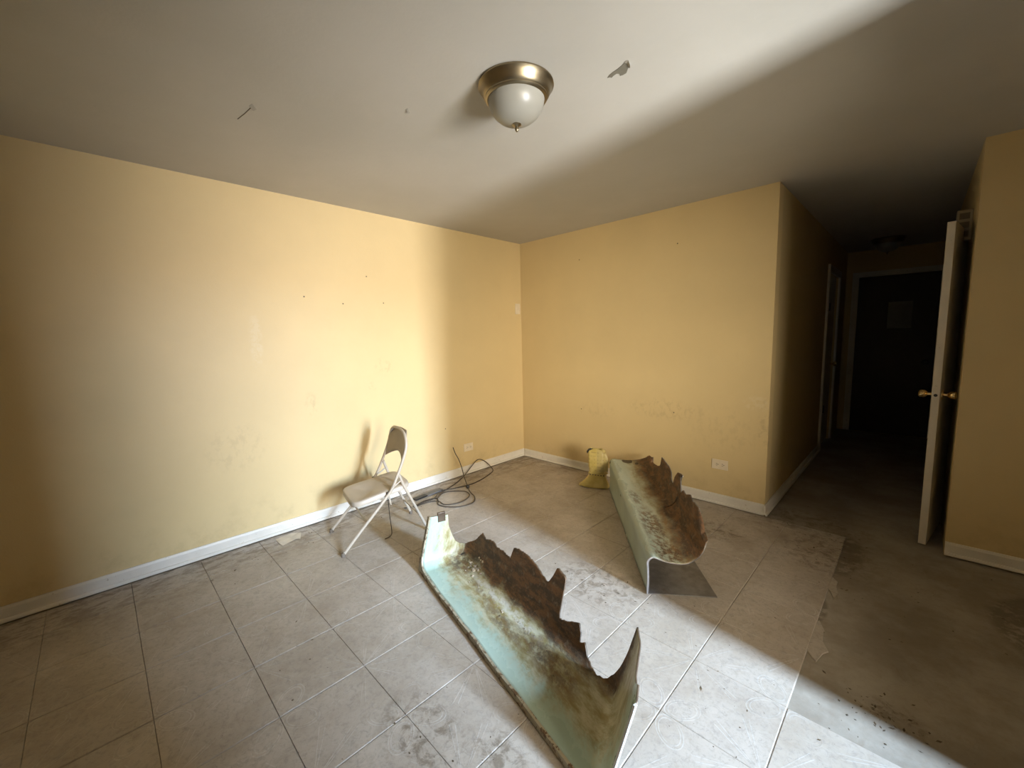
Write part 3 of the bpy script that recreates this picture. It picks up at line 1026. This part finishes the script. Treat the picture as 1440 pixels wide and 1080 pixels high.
box('black_end', (-0.15, -0.024, 0.001), (-0.0205, 0.024, 0.016), M['black'], stp, bevel=0.002)
# torn paper by the baseboard
ps = MB()
sh_ = [(0.078, -2.71), (0.070, -2.60), (0.092, -2.565), (0.112, -2.548), (0.205, -2.585), (0.192, -2.61), (0.222, -2.705), (0.16, -2.715)]
cx_, cy_ = sum(a for a, _ in sh_) / 8, sum(b for _, b in sh_) / 8
nn_ = len(sh_)
ps.addv([(a - cx_, b - cy_, 0.0012 + 0.004 * (k % 2)) for k, (a, b) in enumerate(sh_)] + [(0, 0, 0.004)] + [(a - cx_, b - cy_, 0.0006 + 0.004 * (k % 2)) for k, (a, b) in enumerate(sh_)] + [(0, 0, 0.0034)],
        [(k, (k + 1) % nn_, nn_) for k in range(nn_)] + [(nn_ + 1 + (k + 1) % nn_, nn_ + 1 + k, 2 * nn_ + 1) for k in range(nn_)] + [((k + 1) % nn_, k, nn_ + 1 + k, nn_ + 1 + (k + 1) % nn_) for k in range(nn_)])
o = ps.build('paper_scrap', M['scrap'])
o.location = (cx_, cy_, 0)
tag(o, 'torn pale paper scrap on the floor beside the white baseboard', 'paper')

# ------------------------------------------------------------------ yellow bag
bag = empty('yellow_bag', (1.215, -0.335, 0), math.radians(20))
tag(bag, 'crumpled yellow plastic bag standing on the floor beside the rear tub piece', 'bag')


def bag_part(name, levels, seg=44, ruffle=0.0, mat=None, cap=True):
    m = MB()
    for k, (z, rx, ry, ox, oy) in enumerate(levels):
        for j in range(seg):
            a = 2 * PI * j / seg
            rf = 1 + ruffle * math.sin(a * 9 + k) * (0.5 + 0.5 * math.sin(k * 1.7)) + 0.10 * mnoise.noise(Vector((math.cos(a) * 2, math.sin(a) * 2, z * 14)))
            ex = 0.62
            c, s = math.cos(a), math.sin(a)
            m.v.append((ox + rx * rf * math.copysign(abs(c) ** ex, c), oy + ry * rf * math.copysign(abs(s) ** ex, s), z + 0.004 * math.sin(a * 5 + k)))
    n = len(levels)
    m.f = [(k * seg + j, k * seg + (j + 1) % seg, (k + 1) * seg + (j + 1) % seg, (k + 1) * seg + j) for k in range(n - 1) for j in range(seg)]
    m.f += [tuple(range(seg))[::-1]] + ([tuple((n - 1) * seg + j for j in range(seg))] if cap else [])
    return m.build(name, mat or M['bag'], bag, smooth=True, angle=40)


bag_part('skirt', [(0.006, 0.138, 0.048, -0.010, 0), (0.012, 0.142, 0.050, -0.010, 0), (0.03, 0.128, 0.047, -0.004, 0), (0.06, 0.108, 0.045, 0.008, 0), (0.09, 0.092, 0.043, 0.018, 0), (0.115, 0.082, 0.042, 0.024, 0), (0.13, 0.076, 0.040, 0.026, 0)], ruffle=0.02)
bag_part('gathered_neck', [(0.126, 0.074, 0.040, 0.026, 0), (0.136, 0.084, 0.046, 0.026, 0), (0.145, 0.083, 0.045, 0.026, 0), (0.153, 0.074, 0.040, 0.026, 0)], ruffle=0.10)
bag_part('sleeve', [(0.150, 0.074, 0.040, 0.026, 0), (0.170, 0.078, 0.043, 0.025, 0), (0.188, 0.076, 0.041, 0.024, 0), (0.194, 0.081, 0.045, 0.024, 0), (0.23, 0.080, 0.046, 0.022, 0), (0.27, 0.082, 0.047, 0.020, 0), (0.31, 0.084, 0.048, 0.018, 0),
                    (0.340, 0.082, 0.044, 0.016, 0), (0.358, 0.076, 0.036, 0.012, 0), (0.366, 0.066, 0.026, 0.008, 0), (0.350, 0.058, 0.020, 0.008, 0)], ruffle=0.035)
m = MB()
m.tube(smooth_path([(-0.066, -0.030, 0.325), (-0.060, -0.034, 0.345), (-0.045, -0.030, 0.362), (-0.018, -0.022, 0.371)], 5), [0.004] * 3 + [0.009] * 10 + [0.004] * 3, 8)
m.build('dark_fold', M['black'], bag, smooth=True)
bag_part('loose_flap', [(0.17, 0.016, 0.006, 0.108, -0.030), (0.22, 0.020, 0.008, 0.106, -0.030), (0.28, 0.026, 0.010, 0.100, -0.028), (0.325, 0.020, 0.008, 0.090, -0.026), (0.335, 0.008, 0.004, 0.088, -0.026)], seg=14, ruffle=0.1)
for k in range(6):
    box('neck_hole', (-0.040 + k * 0.025, -0.0505, 0.127), (-0.030 + k * 0.025, -0.038, 0.134), M['slot'], bag)


# ------------------------------------------------------------------ outlets and switch plate
def outlet(name, origin, u, v, n, label, w_, h_, horizontal=True, switch=False):
    root = empty(name, origin)
    tag(root, label, 'light switch' if switch else 'outlet', None if switch else 'wall outlets')
    U, V, N = Vector(u), Vector(v), Vector(n)

    def bb(nm, a, b, mat, parent, bev=0.0):
        pts = []
        m = MB()
        (a0, a1, a2), (b0, b1, b2) = a, b
        vs = [U * x + V * y + N * z for z in (a2, b2) for x, y in ((a0, a1), (b0, a1), (b0, b1), (a0, b1))]
        m.addv(vs, [(0, 3, 2, 1), (4, 5, 6, 7), (0, 1, 5, 4), (1, 2, 6, 5), (2, 3, 7, 6), (3, 0, 4, 7)])
        return m.build(nm, mat, parent, bevel=bev)
    bb('cover_plate', (-w_ / 2, -h_ / 2, 0.0003), (w_ / 2, h_ / 2, 0.006), M['plate'], root, 0.002)
    if switch:
        bb('toggle', (-0.006, -0.012, 0.006), (0.006, 0.012, 0.013), M['plate'], root, 0.002)
        return root
    for c in (-0.022, 0.022):
        so = bb('socket', (c - 0.016, -0.017, 0.005), (c + 0.016, 0.017, 0.0075), M['plate'], root, 0.001)
        for dy in (-0.007, 0.007):
            bb('slot', (c - 0.006, dy - 0.0015, 0.0072), (c + 0.004, dy + 0.0015, 0.0080), M['slot'], so)
        bb('ground_hole', (c + 0.008, -0.003, 0.0072), (c + 0.013, 0.003, 0.0080), M['slot'], so)
    return root


outlet('wall_outlet', (0, -0.849, 0.277), (0, 1, 0), (0, 0, 1), (1, 0, 0), 'horizontal outlet on the left wall above the cable loops', 0.122, 0.080)
outlet('wall_outlet', (2.190, 0, 0.334), (1, 0, 0), (0, 0, 1), (0, -1, 0), 'horizontal outlet on the back wall right of the rear tub piece', 0.124, 0.080)
outlet('light_switch', (0, -0.063, 1.724), (0, 1, 0), (0, 0, 1), (1, 0, 0), 'narrow switch plate high in the corner of the yellow walls', 0.078, 0.118, switch=True)


# ------------------------------------------------------------------ ceiling lights
def ceiling_light(loc, label, glass=True):
    r = empty('ceiling_light', (loc[0], loc[1], H))
    tag(r, label, 'ceiling light', 'dome ceiling lights')
    c = MB()
    c.lathe([(0.0, -0.0002), (0.150, -0.0002), (0.157, -0.004), (0.158, -0.010), (0.152, -0.016), (0.147, -0.024), (0.141, -0.038), (0.134, -0.049), (0.131, -0.051), (0.131, -0.055), (0.126, -0.060), (0.121, -0.062), (0.110, -0.058), (0.0, -0.05)], 64)
    c.build('canopy', M['brass'], r, smooth=True, angle=35)
    g = MB()
    g.lathe([(0.118, -0.052), (0.1185, -0.062), (0.115, -0.080), (0.106, -0.102), (0.092, -0.121), (0.072, -0.137), (0.048, -0.148), (0.022, -0.154), (0.0, -0.155)], 64)
    g.build('glass_bowl', M['glass'], r, smooth=True)
    f = MB()
    f.lathe([(0.0, -0.150), (0.019, -0.151), (0.020, -0.157), (0.012, -0.161), (0.007, -0.166), (0.0085, -0.172), (0.007, -0.179), (0.0035, -0.184), (0.0, -0.185)], 24)
    f.build('finial', M['brass'], r, smooth=True, angle=40)
    return r


ceiling_light((2.015, -2.155), 'brass-rimmed frosted dome light on the bright ceiling above the tub pieces')
ceiling_light((2.96, 3.10), 'dark dome light on the hallway ceiling before the end door')


# peeling paint on the ceiling
def flake(pts, drop, mat, parent):
    m = MB()
    n = len(pts)
    m.addv([(x, y, H - 0.0003 - d) for (x, y), d in zip(pts, drop)] + [(x, y, H - 0.0018 - d) for (x, y), d in zip(pts, drop)],
           [tuple(range(n)), tuple(range(n, 2 * n))[::-1]] + [(i, (i + 1) % n, n + (i + 1) % n, n + i) for i in range(n)])
    return m.build('paint_flake', mat, parent)


ceil = bpy.data.objects['ceiling']
M['plaster_shadow'] = plain('plaster_shadow', (0.17, 0.155, 0.115), 0.85, var=0.12)  # bare plaster with the flake's cast shadow painted into the same dark tone
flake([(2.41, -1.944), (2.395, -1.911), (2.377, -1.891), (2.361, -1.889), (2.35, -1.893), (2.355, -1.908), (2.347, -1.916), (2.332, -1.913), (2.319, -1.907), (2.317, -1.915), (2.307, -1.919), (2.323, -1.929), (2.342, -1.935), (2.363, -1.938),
       (2.386, -1.945), (2.402, -1.952)], [0] * 16, M['plaster_shadow'], ceil).name = 'plaster_shadow_patch'
flake([(2.404, -1.958), (2.424, -1.960), (2.420, -1.940), (2.408, -1.918), (2.400, -1.912), (2.408, -1.940)], [0.0, 0.004, 0.010, 0.006, 0.0, 0.0], M['ceiling'], ceil)
flake([(1.13, -2.905), (1.118, -2.885), (1.09, -2.893), (1.10, -2.91)], [0, .012, .010, 0], M['ceiling'], ceil)
flake([(1.56, -2.39), (1.553, -2.375), (1.538, -2.376), (1.545, -2.392)], [0, .010, .009, 0], M['ceiling'], ceil)
MB().tube([(1.10, -2.90, H - 0.0005), (1.02, -2.908, H - 0.0008), (0.94, -2.92, H - 0.0005)], 0.0018, 5).build('ceiling_crack', M['slot'], ceil)

# nail holes in the walls
for y, z in ((-1.86, 1.93), (-2.36, 1.74), (-2.07, 1.70), (-1.72, 1.72), (-1.13, 0.52)):
    MB().lathe([(0.0055, 0), (0.0055, 0.0012), (0, 0.0013)], 8, 'x', (0, y, z)).build('nail_hole', M['slot'], wl)
for x, z in ((0.81, 2.16), (1.80, 2.15), (0.83, 0.65), (1.80, 0.72)):
    MB().lathe([(0.0055, 0), (0.0055, -0.0012), (0, -0.0013)], 8, 'y', (x, 0, z)).build('nail_hole', M['slot'], wb)

# ------------------------------------------------------------------ dirt crumbs on the floor
m = MB()
clusters = [(2.05, -1.60, .14, .07, 34), (3.28, -1.58, .07, .05, 40), (3.26, -1.66, .12, .08, 18), (2.72, 0.05, .22, .18, 46), (2.62, -0.10, .05, .12, 20), (2.95, -0.25, .15, .25, 34), (2.20, -0.30, .18, .10, 20), (0.30, -2.95, .14, .30, 36),
            (0.20, -2.20, .10, .35, 24), (2.35, -1.30, .12, .09, 18), (2.90, -1.95, .28, .20, 26), (2.25, -2.72, .20, .10, 18), (1.55, -2.95, .5, .25, 20), (3.35, -0.7, .3, .4, 40), (1.7, -0.9, .5, .4, 16)]
for cx, cy, sx, sy, cnt in clusters:
    for i in range(cnt):
        x, y = random.gauss(cx, sx), random.gauss(cy, sy)
        if x < 0.03 or (x < XE + .03 and y > -0.03) or (x > XH - .03 and y > .06):
            continue
        du, dv = (x - 1.366) * 0.6263 - (y + 0.333) * 0.7796, (x - 1.366) * 0.7796 + (y + 0.333) * 0.6263
        if -0.05 < du < 1.58 and -0.03 < dv < 0.42:
            continue
        z = 0.0004 if not (x > X0 and y > Y0) and not (y > -0.026) else -0.0056
        s = random.choice((0.0015, 0.002, 0.003, 0.004)) * random.uniform(.6, 1.3)
        l = s * random.uniform(1, 3.0)
        a = random.uniform(0, PI)
        ca, sa = math.cos(a), math.sin(a)
        hgt = s * random.uniform(.2, .7)
        m.addv([(x + ca * l, y + sa * l, z), (x - sa * s, y + ca * s, z), (x - ca * l, y - sa * l, z), (x + sa * s, y - ca * s, z), (x, y, z + hgt)],
               [(0, 1, 4), (1, 2, 4), (2, 3, 4), (3, 0, 4), (3, 2, 1, 0)])
tag(m.build('floor_debris', M['debris']), 'scattered brown crumbs and dirt across the floor', 'debris', kind='stuff')
